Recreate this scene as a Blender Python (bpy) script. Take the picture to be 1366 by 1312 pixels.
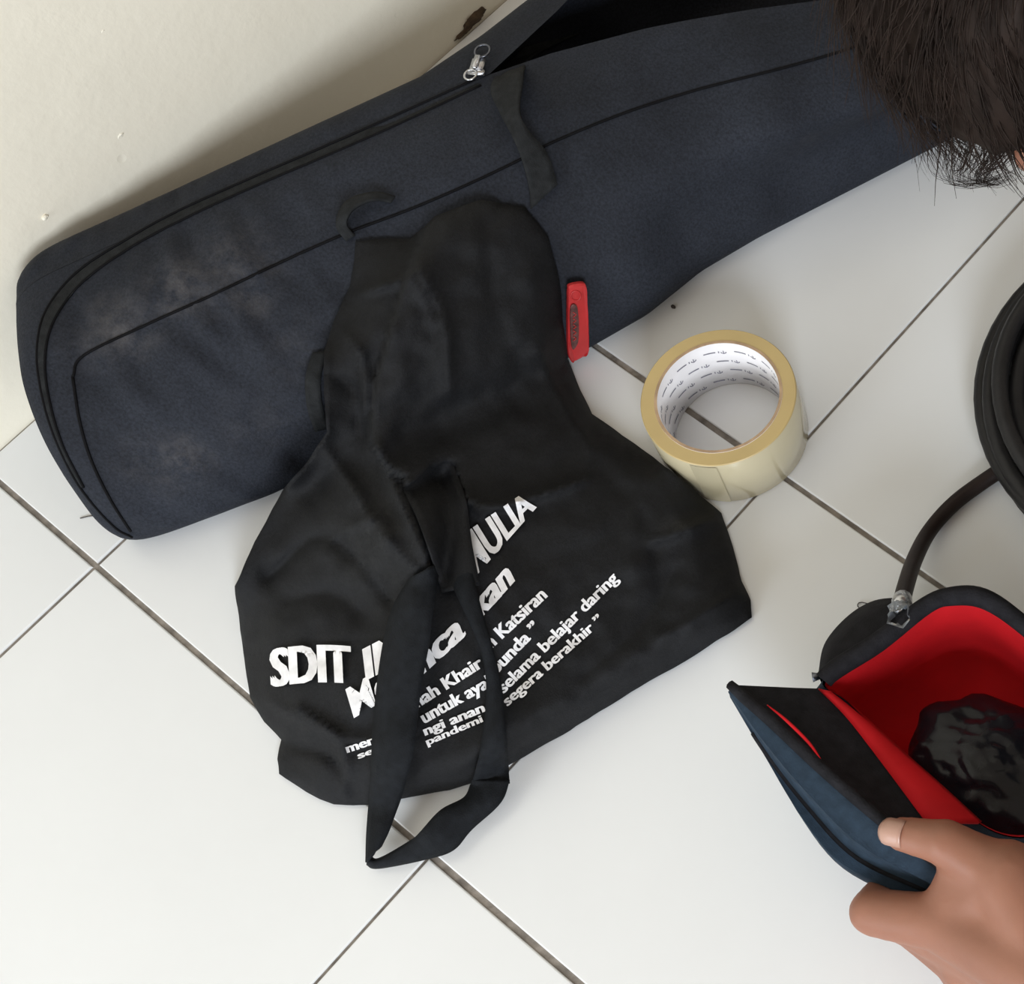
import bpy, bmesh, math, random
import numpy as np
from mathutils import Vector, Matrix, noise, geometry
from mathutils.bvhtree import BVHTree

random.seed(7)
for o in list(bpy.data.objects):
    bpy.data.objects.remove(o, do_unlink=True)
scene = bpy.context.scene
COL = scene.collection

# ------------------------------------------------------------------ camera
W, H = 1366.0, 1312.0
FPX = 2000.0
CX, CY = 1320.75, 748.14                      # optical centre (the photo is a crop)
CAM = Vector((0.6941, 0.0612, 0.8242))
ROT = Matrix(((0.7936615, -0.5417104, 0.2768596),
              (0.6068840, 0.7366752, -0.2983312),
              (-0.0423464, 0.4047957, 0.9134261)))
cd = bpy.data.cameras.new('camera')
cam = bpy.data.objects.new('camera', cd)
COL.objects.link(cam)
cam.matrix_world = Matrix.Translation(CAM) @ ROT.to_4x4()
cd.sensor_fit = 'HORIZONTAL'
cd.sensor_width = 36.0
cd.lens = FPX / W * 36.0
cd.shift_x = -(CX - W / 2) / W
cd.shift_y = (CY - H / 2) / W
cd.clip_start = 0.01
scene.camera = cam

# ------------------------------------------------------------------ light
world = bpy.data.worlds.new('world')
scene.world = world
world.use_nodes = True
wb = world.node_tree.nodes['Background']
wb.inputs['Color'].default_value = (1.0, 0.86, 0.70, 1)
wb.inputs['Strength'].default_value = 0.56


def area_light(name, loc, target, sx, sy, energy, color):
    ld = bpy.data.lights.new(name, 'AREA')
    ld.shape = 'RECTANGLE'
    ld.size, ld.size_y = sx, sy
    ld.energy = energy
    ld.color = color
    lo = bpy.data.objects.new(name, ld)
    COL.objects.link(lo)
    lo.location = loc
    lo.rotation_euler = (Vector(target) - Vector(loc)).to_track_quat('-Z', 'Y').to_euler()
    return lo


area_light('window_light', (0.06, -2.15, 0.75), (0.2, 0.3, 0.0), 1.4, 1.0, 40, (0.83, 0.91, 1.0))
area_light('doorway_light', (2.30, -1.10, 1.30), (0.0, 0.3, 0.1), 0.8, 0.9, 58, (0.87, 0.93, 1.0))

vs = scene.view_settings
vs.view_transform = 'Standard'
vs.look = 'None'
vs.gamma = 1.0
vs.use_curve_mapping = False
vs.exposure = -0.15


# ------------------------------------------------------------------ helpers
def ray_dir(px, py):
    return (ROT @ Vector(((px - CX) / FPX, -(py - CY) / FPX, -1.0))).normalized()


def at(px, py, z=0.0):
    d = ray_dir(px, py)
    return CAM + d * ((z - CAM.z) / d.z)


def proj(p):
    c = ROT.transposed() @ (Vector(p) - CAM)
    return CX + FPX * c.x / -c.z, CY - FPX * c.y / -c.z


def crom(pts, n, closed=False):
    """catmull-rom samples through pts (any dimension)"""
    P = [np.array(p, float) for p in pts]
    k = len(P)
    out = []
    segs = k if closed else k - 1
    for i in range(n):
        t = i / n * segs if closed else i / (n - 1) * segs
        s = min(int(t), segs - 1)
        u = t - s
        if closed:
            a, b, c, d = P[(s - 1) % k], P[s % k], P[(s + 1) % k], P[(s + 2) % k]
        else:
            b, c = P[s], P[s + 1]
            a = P[s - 1] if s > 0 else 2 * b - c
            d = P[s + 2] if s + 2 < k else 2 * c - b
        out.append(0.5 * ((2 * b) + (-a + c) * u + (2 * a - 5 * b + 4 * c - d) * u * u + (-a + 3 * b - 3 * c + d) * u ** 3))
    return out


def interp(x, xs, ys):
    return float(np.interp(x, xs, ys))


def smooth(x):
    x = max(0.0, min(1.0, x))
    return x * x * (3 - 2 * x)


def mesh_obj(name, verts, faces, mat, parent=None, smooth_shade=True, label=None):
    me = bpy.data.meshes.new(name)
    me.from_pydata([tuple(v) for v in verts], [], faces)
    me.update()
    if smooth_shade:
        me.polygons.foreach_set('use_smooth', [True] * len(me.polygons))
    for mt in (mat if isinstance(mat, (list, tuple)) else [mat]):
        me.materials.append(mt)
    ob = bpy.data.objects.new(name, me)
    COL.objects.link(ob)
    if parent is not None:
        ob.parent = parent
        ob.matrix_parent_inverse = parent.matrix_world.inverted()
    if label:
        ob['label'] = label
    return ob


def bm_obj(name, bm, mat, parent=None, smooth_shade=True, label=None):
    me = bpy.data.meshes.new(name)
    bmesh.ops.recalc_face_normals(bm, faces=bm.faces)
    bm.to_mesh(me)
    bm.free()
    if smooth_shade:
        me.polygons.foreach_set('use_smooth', [True] * len(me.polygons))
    me.materials.append(mat)
    ob = bpy.data.objects.new(name, me)
    COL.objects.link(ob)
    if parent is not None:
        ob.parent = parent
        ob.matrix_parent_inverse = parent.matrix_world.inverted()
    if label:
        ob['label'] = label
    return ob


def thing(name, label, cat, loc=(0, 0, 0), group=None):
    o = bpy.data.objects.new(name, None)
    COL.objects.link(o)
    o.empty_display_size = 0.02
    o.matrix_world = Matrix.Translation(Vector(loc))
    o.location = loc
    o['label'] = label
    o['category'] = cat
    if group:
        o['group'] = group
    return o


def tag(o, label, cat):
    o['label'] = label
    o['category'] = cat
    return o


def tube_data(pts, r, seg=8, caps=True, closed=False):
    """round tube along 3-D points; r is a number or a list"""
    pts = [Vector(p) for p in pts]
    n = len(pts)
    verts, faces = [], []
    up = Vector((0.13, 0.21, 0.97)).normalized()
    prev = None
    for i, p in enumerate(pts):
        if closed:
            t = (pts[(i + 1) % n] - pts[i - 1]).normalized()
        else:
            t = (pts[min(i + 1, n - 1)] - pts[max(i - 1, 0)]).normalized()
        if prev is None:
            s = t.cross(up)
            if s.length < 1e-4:
                s = t.cross(Vector((1, 0, 0)))
            s.normalize()
        else:
            s = prev - t * prev.dot(t)
            s.normalize()
        prev = s
        b = t.cross(s)
        rr = r[i] if isinstance(r, (list, tuple)) else r
        for k in range(seg):
            a = 2 * math.pi * k / seg
            verts.append(p + (s * math.cos(a) + b * math.sin(a)) * rr)
    for i in range(n if closed else n - 1):
        j = (i + 1) % n
        for k in range(seg):
            k2 = (k + 1) % seg
            faces.append((i * seg + k, i * seg + k2, j * seg + k2, j * seg + k))
    if caps and not closed:
        faces.append(tuple(range(seg))[::-1])
        faces.append(tuple((n - 1) * seg + k for k in range(seg)))
    return verts, faces


def merge(*vf):
    V, F = [], []
    for v, f in vf:
        o = len(V)
        V += list(v)
        F += [tuple(i + o for i in q) for q in f]
    return V, F


def loft(rings, closed=True, cap0=False, cap1=False):
    V, F = [], []
    n = len(rings[0])
    for r in rings:
        V += list(r)
    for i in range(len(rings) - 1):
        for k in range(n if closed else n - 1):
            k2 = (k + 1) % n
            F.append((i * n + k, i * n + k2, (i + 1) * n + k2, (i + 1) * n + k))
    if cap0:
        F.append(tuple(range(n))[::-1])
    if cap1:
        F.append(tuple((len(rings) - 1) * n + k for k in range(n)))
    return V, F


def box_data(c, ax, ay, az, sx, sy, sz):
    c, ax, ay, az = Vector(c), Vector(ax), Vector(ay), Vector(az)
    V = []
    for i in (-1, 1):
        for j in (-1, 1):
            for k in (-1, 1):
                V.append(c + ax * (i * sx / 2) + ay * (j * sy / 2) + az * (k * sz / 2))
    F = [(0, 1, 3, 2), (4, 6, 7, 5), (0, 4, 5, 1), (2, 3, 7, 6), (0, 2, 6, 4), (1, 5, 7, 3)]
    return V, F


def solidify(ob, th, offset=1.0):
    m = ob.modifiers.new('solidify', 'SOLIDIFY')
    m.thickness = th
    m.offset = offset
    return ob


# ------------------------------------------------------------------ materials
def mat_new(name, color, rough=0.6, metallic=0.0, spec=0.5, noise_scale=None, noise_amt=0.15,
            bump_scale=None, bump=0.1, bump_dist=0.002, sheen=0.0, coat=0.0, transmission=0.0):
    m = bpy.data.materials.new(name)
    m.use_nodes = True
    nt = m.node_tree
    b = nt.nodes['Principled BSDF']
    b.inputs['Base Color'].default_value = (*color, 1)
    b.inputs['Roughness'].default_value = rough
    b.inputs['Metallic'].default_value = metallic
    b.inputs['Specular IOR Level'].default_value = spec
    b.inputs['Sheen Weight'].default_value = sheen
    b.inputs['Coat Weight'].default_value = coat
    b.inputs['Transmission Weight'].default_value = transmission
    tc = nt.nodes.new('ShaderNodeTexCoord')
    if noise_scale:
        n = nt.nodes.new('ShaderNodeTexNoise')
        n.inputs['Scale'].default_value = noise_scale
        n.inputs['Detail'].default_value = 6
        nt.links.new(tc.outputs['Object'], n.inputs['Vector'])
        r = nt.nodes.new('ShaderNodeMapRange')
        r.inputs['From Min'].default_value = 0.3
        r.inputs['From Max'].default_value = 0.7
        r.inputs['To Min'].default_value = 1 - noise_amt
        r.inputs['To Max'].default_value = 1 + noise_amt
        nt.links.new(n.outputs['Fac'], r.inputs['Value'])
        mx = nt.nodes.new('ShaderNodeVectorMath')
        mx.operation = 'SCALE'
        mx.inputs[0].default_value = color
        nt.links.new(r.outputs['Result'], mx.inputs['Scale'])
        nt.links.new(mx.outputs['Vector'], b.inputs['Base Color'])
    if bump_scale:
        n2 = nt.nodes.new('ShaderNodeTexNoise')
        n2.inputs['Scale'].default_value = bump_scale
        n2.inputs['Detail'].default_value = 4
        nt.links.new(tc.outputs['Object'], n2.inputs['Vector'])
        bp = nt.nodes.new('ShaderNodeBump')
        bp.inputs['Strength'].default_value = bump
        bp.inputs['Distance'].default_value = bump_dist
        nt.links.new(n2.outputs['Fac'], bp.inputs['Height'])
        nt.links.new(bp.outputs['Normal'], b.inputs['Normal'])
    return m


def bsdf(m):
    return m.node_tree.nodes['Principled BSDF']


M = {}
M['grout'] = mat_new('grout', (0.23, 0.205, 0.18), 0.95, noise_scale=90, noise_amt=0.45, bump_scale=300, bump=0.5)
M['tile'] = mat_new('tile', (0.79, 0.81, 0.825), 0.25, noise_scale=6, noise_amt=0.02, bump_scale=18, bump=0.04, bump_dist=0.004)


def wall_material():
    m = mat_new('plaster_paint', (0.90, 0.86, 0.735), 0.72, noise_scale=5, noise_amt=0.05)
    nt = m.node_tree
    b = bsdf(m)
    tc = next(n for n in nt.nodes if n.type == 'TEX_COORD')
    heights = []
    for sc, w in ((6, 0.9), (28, 0.35), (120, 0.12)):
        n = nt.nodes.new('ShaderNodeTexNoise')
        n.inputs['Scale'].default_value = sc
        n.inputs['Detail'].default_value = 5
        nt.links.new(tc.outputs['Object'], n.inputs['Vector'])
        mu = nt.nodes.new('ShaderNodeMath')
        mu.operation = 'MULTIPLY'
        mu.inputs[1].default_value = w
        nt.links.new(n.outputs['Fac'], mu.inputs[0])
        heights.append(mu)
    # scattered small pits
    v = nt.nodes.new('ShaderNodeTexVoronoi')
    v.inputs['Scale'].default_value = 24
    v.inputs['Randomness'].default_value = 1.0
    nt.links.new(tc.outputs['Object'], v.inputs['Vector'])
    r = nt.nodes.new('ShaderNodeMapRange')
    r.inputs['From Min'].default_value = 0.0
    r.inputs['From Max'].default_value = 0.09
    r.inputs['To Min'].default_value = -0.35
    r.inputs['To Max'].default_value = 0.0
    nt.links.new(v.outputs['Distance'], r.inputs['Value'])
    s = heights[0]
    for h in heights[1:] + [r]:
        ad = nt.nodes.new('ShaderNodeMath')
        ad.operation = 'ADD'
        nt.links.new(s.outputs[0], ad.inputs[0])
        nt.links.new(h.outputs[0], ad.inputs[1])
        s = ad
    bp = nt.nodes.new('ShaderNodeBump')
    bp.inputs['Strength'].default_value = 0.35
    bp.inputs['Distance'].default_value = 0.006
    nt.links.new(s.outputs[0], bp.inputs['Height'])
    nt.links.new(bp.outputs['Normal'], b.inputs['Normal'])
    return m


M['wall'] = wall_material()


def spotted_fabric(name, base, spot_color, spots, weave=900, rough=0.78, sheen=0.25):
    """dark cloth with faint pale spots; spots = [(x,y,z,radius,strength)] in world space"""
    m = mat_new(name, base, rough, noise_scale=14, noise_amt=0.22, sheen=sheen)
    nt = m.node_tree
    b = bsdf(m)
    tc = next(n for n in nt.nodes if n.type == 'TEX_COORD')
    geo = nt.nodes.new('ShaderNodeNewGeometry')
    src = b.inputs['Base Color'].links[0].from_socket
    ns = nt.nodes.new('ShaderNodeTexNoise')
    ns.inputs['Scale'].default_value = 70
    ns.inputs['Detail'].default_value = 8
    ns.inputs['Roughness'].default_value = 0.7
    nt.links.new(geo.outputs['Position'], ns.inputs['Vector'])
    cut = nt.nodes.new('ShaderNodeMapRange')
    cut.inputs['From Min'].default_value = 0.40
    cut.inputs['From Max'].default_value = 0.78
    nt.links.new(ns.outputs['Fac'], cut.inputs['Value'])
    total = None
    for (x, y, z, rad, st) in spots:
        d = nt.nodes.new('ShaderNodeVectorMath')
        d.operation = 'DISTANCE'
        d.inputs[1].default_value = (x, y, z)
        nt.links.new(geo.outputs['Position'], d.inputs[0])
        r = nt.nodes.new('ShaderNodeMapRange')
        r.inputs['From Min'].default_value = rad
        r.inputs['From Max'].default_value = 0.0
        r.inputs['To Min'].default_value = 0.0
        r.inputs['To Max'].default_value = st
        nt.links.new(d.outputs['Value'], r.inputs['Value'])
        if total is None:
            total = r
        else:
            a = nt.nodes.new('ShaderNodeMath')
            a.operation = 'MAXIMUM'
            nt.links.new(total.outputs[0], a.inputs[0])
            nt.links.new(r.outputs[0], a.inputs[1])
            total = a
    gr = nt.nodes.new('ShaderNodeTexNoise')
    gr.inputs['Scale'].default_value = 620
    gr.inputs['Detail'].default_value = 3
    nt.links.new(geo.outputs['Position'], gr.inputs['Vector'])
    gm = nt.nodes.new('ShaderNodeMapRange')
    gm.inputs['From Min'].default_value = 0.3
    gm.inputs['From Max'].default_value = 0.7
    gm.inputs['To Min'].default_value = 0.68
    gm.inputs['To Max'].default_value = 1.32
    nt.links.new(gr.outputs['Fac'], gm.inputs['Value'])
    gs = nt.nodes.new('ShaderNodeVectorMath')
    gs.operation = 'SCALE'
    nt.links.new(src, gs.inputs[0])
    nt.links.new(gm.outputs['Result'], gs.inputs['Scale'])
    src = gs.outputs['Vector']
    nt.links.new(src, b.inputs['Base Color'])
    if total is not None:
        mu = nt.nodes.new('ShaderNodeMath')
        mu.operation = 'MULTIPLY'
        nt.links.new(total.outputs[0], mu.inputs[0])
        nt.links.new(cut.outputs['Result'], mu.inputs[1])
        mx = nt.nodes.new('ShaderNodeMix')
        mx.data_type = 'RGBA'
        mx.inputs['B'].default_value = (*spot_color, 1)
        nt.links.new(mu.outputs[0], mx.inputs['Factor'])
        nt.links.new(src, mx.inputs['A'])
        nt.links.new(mx.outputs['Result'], b.inputs['Base Color'])
    n2 = nt.nodes.new('ShaderNodeTexNoise')
    n2.inputs['Scale'].default_value = weave
    n2.inputs['Detail'].default_value = 2
    nt.links.new(geo.outputs['Position'], n2.inputs['Vector'])
    n3 = nt.nodes.new('ShaderNodeTexNoise')
    n3.inputs['Scale'].default_value = 55
    n3.inputs['Detail'].default_value = 4
    nt.links.new(geo.outputs['Position'], n3.inputs['Vector'])
    b1 = nt.nodes.new('ShaderNodeBump')
    b1.inputs['Strength'].default_value = 0.35
    b1.inputs['Distance'].default_value = 0.0008
    nt.links.new(n2.outputs['Fac'], b1.inputs['Height'])
    b.inputs['Specular IOR Level'].default_value = 0.22
    b2 = nt.nodes.new('ShaderNodeBump')
    b2.inputs['Strength'].default_value = 0.3
    b2.inputs['Distance'].default_value = 0.003
    nt.links.new(n3.outputs['Fac'], b2.inputs['Height'])
    nt.links.new(b1.outputs['Normal'], b2.inputs['Normal'])
    nt.links.new(b2.outputs['Normal'], b.inputs['Normal'])
    return m


M['webbing'] = mat_new('black_webbing', (0.0075, 0.009, 0.0115), 0.75, spec=0.15, noise_scale=200, noise_amt=0.3, bump_scale=1200, bump=0.5, bump_dist=0.0006)
M['bag_webbing'] = mat_new('bag_webbing', (0.016, 0.0175, 0.019), 0.8, spec=0.15, noise_scale=200, noise_amt=0.3, bump_scale=1200, bump=0.5, bump_dist=0.0006)
M['piping'] = mat_new('seam_thread', (0.003, 0.003, 0.004), 0.8, spec=0.15, noise_scale=300, noise_amt=0.3)
M['lining_dark'] = mat_new('dark_lining', (0.012, 0.012, 0.013), 0.9, noise_scale=60, noise_amt=0.3)
M['metal'] = mat_new('nickel', (0.62, 0.63, 0.66), 0.28, metallic=1.0, noise_scale=80, noise_amt=0.1)
M['metal_dark'] = mat_new('dark_nickel', (0.16, 0.17, 0.2), 0.35, metallic=1.0, noise_scale=80, noise_amt=0.1)
M['red_rubber'] = mat_new('red_rubber', (0.50, 0.028, 0.03), 0.42, noise_scale=60, noise_amt=0.12)
M['red_rubber_dark'] = mat_new('dark_tag_rubber', (0.10, 0.035, 0.032), 0.6, noise_scale=250, noise_amt=0.6)  # dark red of the patch on the tag
M['print_white'] = mat_new('white_screen_print', (0.80, 0.80, 0.82), 0.65, noise_scale=160, noise_amt=0.12)
M['tape_edge'] = mat_new('tape_layers', (0.50, 0.375, 0.165), 0.4, noise_scale=25, noise_amt=0.08)
M['tape_side'] = mat_new('clear_tape', (0.56, 0.50, 0.34), 0.16, noise_scale=18, noise_amt=0.06, coat=0.5)
M['core'] = mat_new('white_card_core', (0.84, 0.83, 0.85), 0.7, noise_scale=60, noise_amt=0.03)
M['core_edge'] = mat_new('brown_card_edge', (0.42, 0.29, 0.18), 0.85, noise_scale=120, noise_amt=0.2)
M['ink'] = mat_new('grey_ink', (0.20, 0.20, 0.25), 0.7, noise_scale=300, noise_amt=0.3)
M['cable'] = mat_new('cable_rubber', (0.014, 0.0135, 0.014), 0.5, spec=0.3, noise_scale=60, noise_amt=0.25, bump_scale=250, bump=0.15)
M['cable_brown'] = mat_new('cable_tail', (0.018, 0.011, 0.010), 0.55, spec=0.25, noise_scale=60, noise_amt=0.25)
M['navy_pad'] = mat_new('navy_neoprene', (0.020, 0.035, 0.055), 0.85, spec=0.2, noise_scale=160, noise_amt=0.2, bump_scale=900, bump=0.5, bump_dist=0.0008, sheen=0.0)
M['pouch_black'] = mat_new('pouch_black', (0.014, 0.014, 0.017), 0.85, spec=0.15, noise_scale=160, noise_amt=0.3, bump_scale=900, bump=0.5, bump_dist=0.0008)
M['red_lining'] = mat_new('red_lining', (0.56, 0.010, 0.016), 0.75, spec=0.2, noise_scale=40, noise_amt=0.1, bump_scale=500, bump=0.2, bump_dist=0.0006)
M['plastic'] = mat_new('black_plastic_film', (0.007, 0.008, 0.012), 0.26, spec=0.3, noise_scale=30, noise_amt=0.3, bump_scale=60, bump=0.15, bump_dist=0.001)
M['clear_plastic'] = mat_new('clear_plastic', (0.55, 0.60, 0.66), 0.15, transmission=0.6)
M['skin'] = mat_new('skin', (0.29, 0.125, 0.078), 0.5, noise_scale=22, noise_amt=0.10, bump_scale=260, bump=0.12, bump_dist=0.001)
bsdf(M['skin']).inputs['Subsurface Weight'].default_value = 0.12
bsdf(M['skin']).inputs['Subsurface Radius'].default_value = (0.012, 0.004, 0.002)
M['nail'] = mat_new('nail', (0.44, 0.26, 0.20), 0.35, noise_scale=60, noise_amt=0.05)
M['hair'] = mat_new('dark_hair', (0.020, 0.0125, 0.0095), 0.6, spec=0.15, noise_scale=60, noise_amt=0.35)
M['eye'] = mat_new('eye_white', (0.8, 0.78, 0.74), 0.2, noise_scale=20, noise_amt=0.03)
M['iris'] = mat_new('iris', (0.03, 0.018, 0.012), 0.15, noise_scale=200, noise_amt=0.2)
M['lip'] = mat_new('lip', (0.42, 0.15, 0.12), 0.45, noise_scale=60, noise_amt=0.08)
M['shirt'] = mat_new('dark_shirt', (0.045, 0.05, 0.065), 0.85, noise_scale=40, noise_amt=0.15, bump_scale=700, bump=0.3)
M['trousers'] = mat_new('dark_trousers', (0.03, 0.03, 0.034), 0.85, noise_scale=40, noise_amt=0.15, bump_scale=700, bump=0.3)
M['chip'] = mat_new('dark_chip', (0.07, 0.045, 0.025), 0.9, noise_scale=200, noise_amt=0.4)
M['lint'] = mat_new('lint', (0.06, 0.05, 0.045), 0.9, noise_scale=200, noise_amt=0.3)

# ------------------------------------------------------------------ floor and wall
WALLX = -0.1174
fl = mesh_obj('floor', [(WALLX - 0.02, -2.4, -0.0016), (2.4, -2.4, -0.0016), (2.4, 2.7, -0.0016), (WALLX - 0.02, 2.7, -0.0016)],
              [(0, 1, 2, 3)], M['grout'], smooth_shade=False)
fl['kind'] = 'structure'


def tile_mesh(sx, sy):
    """bevelled ceramic tile, top at z=0"""
    b, t = 0.0009, 0.008
    def ring(ins, z):
        return [(ins, ins, z), (sx - ins, ins, z), (sx - ins, sy - ins, z), (ins, sy - ins, z)]
    rings = [ring(0, -t), ring(0, -b), ring(b * 0.35, -b * 0.3), ring(b, 0)]
    V, F = loft(rings, True, False, True)
    me = bpy.data.meshes.new('tile')
    me.from_pydata(V, [], F)
    me.materials.append(M['tile'])
    return me


TS = 0.3
GX, GY = 0.0011, 0.0018            # half joint widths: across x-lines and y-lines
full = tile_mesh(TS - 2 * GX, TS - 2 * GY)
edge = tile_mesh(-WALLX - GX - 0.0015, TS - 2 * GY)
for i in range(-1, 7):
    for j in range(-6, 8):
        me = edge if i < 0 else full
        t = bpy.data.objects.new('tile', me)
        COL.objects.link(t)
        x0 = WALLX + 0.0015 if i < 0 else i * TS + GX
        t.location = (x0 + random.uniform(-0.0003, 0.0003), j * TS + GY + random.uniform(-0.0004, 0.0004), random.uniform(-0.0002, 0.0))
        t.parent = fl

# wall: shallow, slightly uneven plaster grid with thickness
NY, NZ = 90, 60
V, F = [], []
for k in range(NZ + 1):
    for j in range(NY + 1):
        y = -2.4 + 5.1 * j / NY
        z = -0.01 + 2.4 * (k / NZ) ** 1.6
        x = WALLX + 0.0035 * noise.noise(Vector((y * 3.1, z * 3.1, 1.7))) * smooth(z / 0.05)
        V.append((x, y, z))
for k in range(NZ):
    for j in range(NY):
        a = k * (NY + 1) + j
        F.append((a, a + 1, a + NY + 2, a + NY + 1))
wl = mesh_obj('wall_back', V, F, M['wall'])
wl['kind'] = 'structure'
solidify(wl, 0.08, -1)


def blob(name, c, rx, ry, rz, mat, parent=None, jag=0.35, rot=0.0, seed=0):
    bm = bmesh.new()
    bmesh.ops.create_icosphere(bm, subdivisions=3, radius=1)
    Rz = Matrix.Rotation(rot, 3, 'Z')
    for v in bm.verts:
        k = 1 + jag * noise.noise(v.co * 2.2 + Vector((seed * 3.1, 0, 0)))
        v.co = Rz @ Vector((v.co.x * rx * k, v.co.y * ry * k, v.co.z * rz * k)) + Vector(c)
    return bm_obj(name, bm, mat, parent)


# broken plaster at the foot of the wall
blob('chip', (WALLX + 0.0005, 0.449, 0.006), 0.0022, 0.0105, 0.004, M['chip'], wl, 0.5, 0, 3)
blob('chip', (WALLX + 0.0005, 0.437, 0.003), 0.0015, 0.010, 0.0018, M['chip'], wl, 0.5, 0, 5)

# small lumps and pits in the paint
for (cx_, cy_, r_) in ((240, 5, .0022), (243, 27, .0014), (226, 123, .0012), (137, 40, .0016), (215, 52, .002), (395, 104, .0022), (382, 196, .0016), (60, 290, .0014), (160, 180, .0018), (500, 10, .002), (330, 60, .0015)):
    d_ = ray_dir(cx_, cy_)
    p_ = CAM + d_ * ((WALLX - CAM.x) / d_.x)
    blob('paint_lump', (WALLX, p_.y, p_.z), .0011, r_ * 1.4, r_, M['wall'], wl, .6, 0, cx_)

# ------------------------------------------------------------------ long equipment bag
BO = Vector((0.0124, 0.0274, 0.0))
BD = Vector((0.3759, 0.9267, 0.0))
BN = Vector((0.9267, -0.3759, 0.0))


def bag_pt(a, n, z):
    return BO + BD * a + BN * n + Vector((0, 0, z))


def bag_profile(a):
    bulge = interp(a, [0, .09, .2, .30, .34, .385, .43, .56, .9], [.002, .016, .022, .025, .022, .010, .006, .004, 0])
    rear = interp(a, [0, .287, .333, .37, .45, .6], [0, 0, -.011, -.024, -.036, -.04])
    fl_n = interp(a, [0, .325, .365, .424, .488, .538, .65, .9], [-.1215, -.1185, -.113, -.099, -.078, -.059, -.05, -.045])
    rl_n = interp(a, [0, .325, .382, .40, .5, .65, .9], [-.1217, -.1187, -.143, -.152, -.176, -.182, -.184])
    drop = interp(a, [0, .05, .45, .6, .9], [0, 0, 0, -.006, -.01])
    seam = interp(a, [0, .34, .53, .9], [-.061, -.056, -.024, -.015])
    f1 = bulge
    return [(rl_n, .108 + drop * .3), (-.148 + rear * .9, .101), (-.153 + rear, .078), (-.150 + rear, .03), (-.140 + rear * .8, .004),
            (-.11, .0008), (-.03, .0008), (-.006 + f1 * .8, .0012), (.001 + f1, .016), (-.006 + f1 * .75, .050),
            (seam + .031 + f1 * .3, .083 + drop), (seam, .101 + drop), (0.55 * seam + 0.45 * fl_n, .107 + drop), (fl_n, .108 + drop)]


NU, NV, AMAX = 170, 100, 0.95
bag_rings = []
for i in range(NU + 1):
    t = i / NU
    a = AMAX * t ** 1.15
    endt = min(1.0, a / 0.035)
    sc = 0.80 + 0.20 * (1 - (1 - endt) ** 2.6) ** (1 / 2.2)
    far = min(1.0, (AMAX - a) / 0.03)
    sc *= 0.8 + 0.2 * (1 - (1 - max(far, 0)) ** 2.6) ** (1 / 2.2)
    prof = crom(bag_profile(a), NV)
    cn, cz = -0.07, 0.045
    ring = []
    for k, (n, z) in enumerate(prof):
        n = cn + (n - cn) * sc
        z = 0.0008 + max(0.0, cz + (z - cz) * (0.25 + 0.75 * sc) - 0.0008)
        sh = (-0.012 - 0.24 * n) * (1 - smooth(a / 0.16))
        # folds: broad sag along the length, short puckers near the seam
        w = 0.0
        if z > 0.006:
            p = Vector((a * 9, n * 14, z * 14))
            w += 0.0075 * noise.noise(p)
            w += 0.0034 * noise.noise(Vector((a * 30, n * 12 + z * 20, 4.0)))
            pk = math.exp(-((a - 0.12) / 0.10) ** 2)
            w += pk * 0.0065 * noise.noise(Vector((a * 85 + z * 40, n * 30, 9.0)))
            w += 0.0030 * math.exp(-((a - 0.40) / 0.12) ** 2) * math.sin(a * 75 + z * 25) * smooth((0.09 - z) / 0.05)
            w *= smooth(z / 0.02)
        edge_keep = smooth(min(k, NV - 1 - k) / 5.0)
        ring.append(bag_pt(a + sh, n + w * 0.7 * edge_keep, z + w * 0.7 * edge_keep))
    bag_rings.append(ring)
bag = thing('equipment_bag', 'long dark navy fabric equipment bag leaning against the cream wall', 'bag', (0.06, 0.28, 0))
V, F = loft(bag_rings, closed=False)
# closed ends
for ring_i, flip in ((0, False), (NU, True)):
    base = ring_i * NV
    c = sum((Vector(V[base + k]) for k in range(NV)), Vector()) / NV
    V.append(c)
    ci = len(V) - 1
    for k in range(NV):
        f = (ci, base + (k + 1) % NV, base + k)
        F.append(f if flip else f[::-1])


def hit_spots(pts, bvh, rad_str):
    out = []
    for (px, py), (r, s) in zip(pts, rad_str):
        h = bvh.ray_cast(CAM, ray_dir(px, py))[0]
        if h is not None:
            out.append((h.x, h.y, h.z, r, s))
    return out


bag_bvh = BVHTree.FromPolygons([tuple(v) for v in V], F)
spots = hit_spots([(310, 350), (240, 385), (160, 435), (330, 400), (245, 612), (345, 570), (1080, 185), (395, 470), (120, 460), (210, 620)],  # dusty smudges; the rightmost spot is a lit crease put into the colour
                  bag_bvh, [(.035, .32), (.03, .45), (.03, .45), (.018, .40), (.022, .45), (.03, .12), (.008, .25), (.03, .12), (.02, .2), (.03, .2)])
M['bag'] = spotted_fabric('navy_bag_fabric', (0.0165, 0.0195, 0.0275), (0.20, 0.185, 0.18), spots, sheen=0.0)
shell = mesh_obj('shell', V, F, M['bag'], bag)
bag_V, bag_F = list(V), list(F)


def cast(px, py, bvhs, lift=0.0):
    """nearest surface of the given trees (or the floor) seen along a pixel's ray, lifted off along its normal"""
    d = ray_dir(px, py)
    best, bn, bd = None, None, 1e9
    for b in bvhs:
        h, n, i, dist = b.ray_cast(CAM, d)
        if h is not None and dist < bd:
            best, bn, bd = h, n, dist
    f = at(px, py, 0.0)
    if (f - CAM).length < bd:
        best, bn = f, Vector((0, 0, 1))
    if bn.dot(d) > 0:
        bn = -bn
    return best + bn * lift


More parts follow.
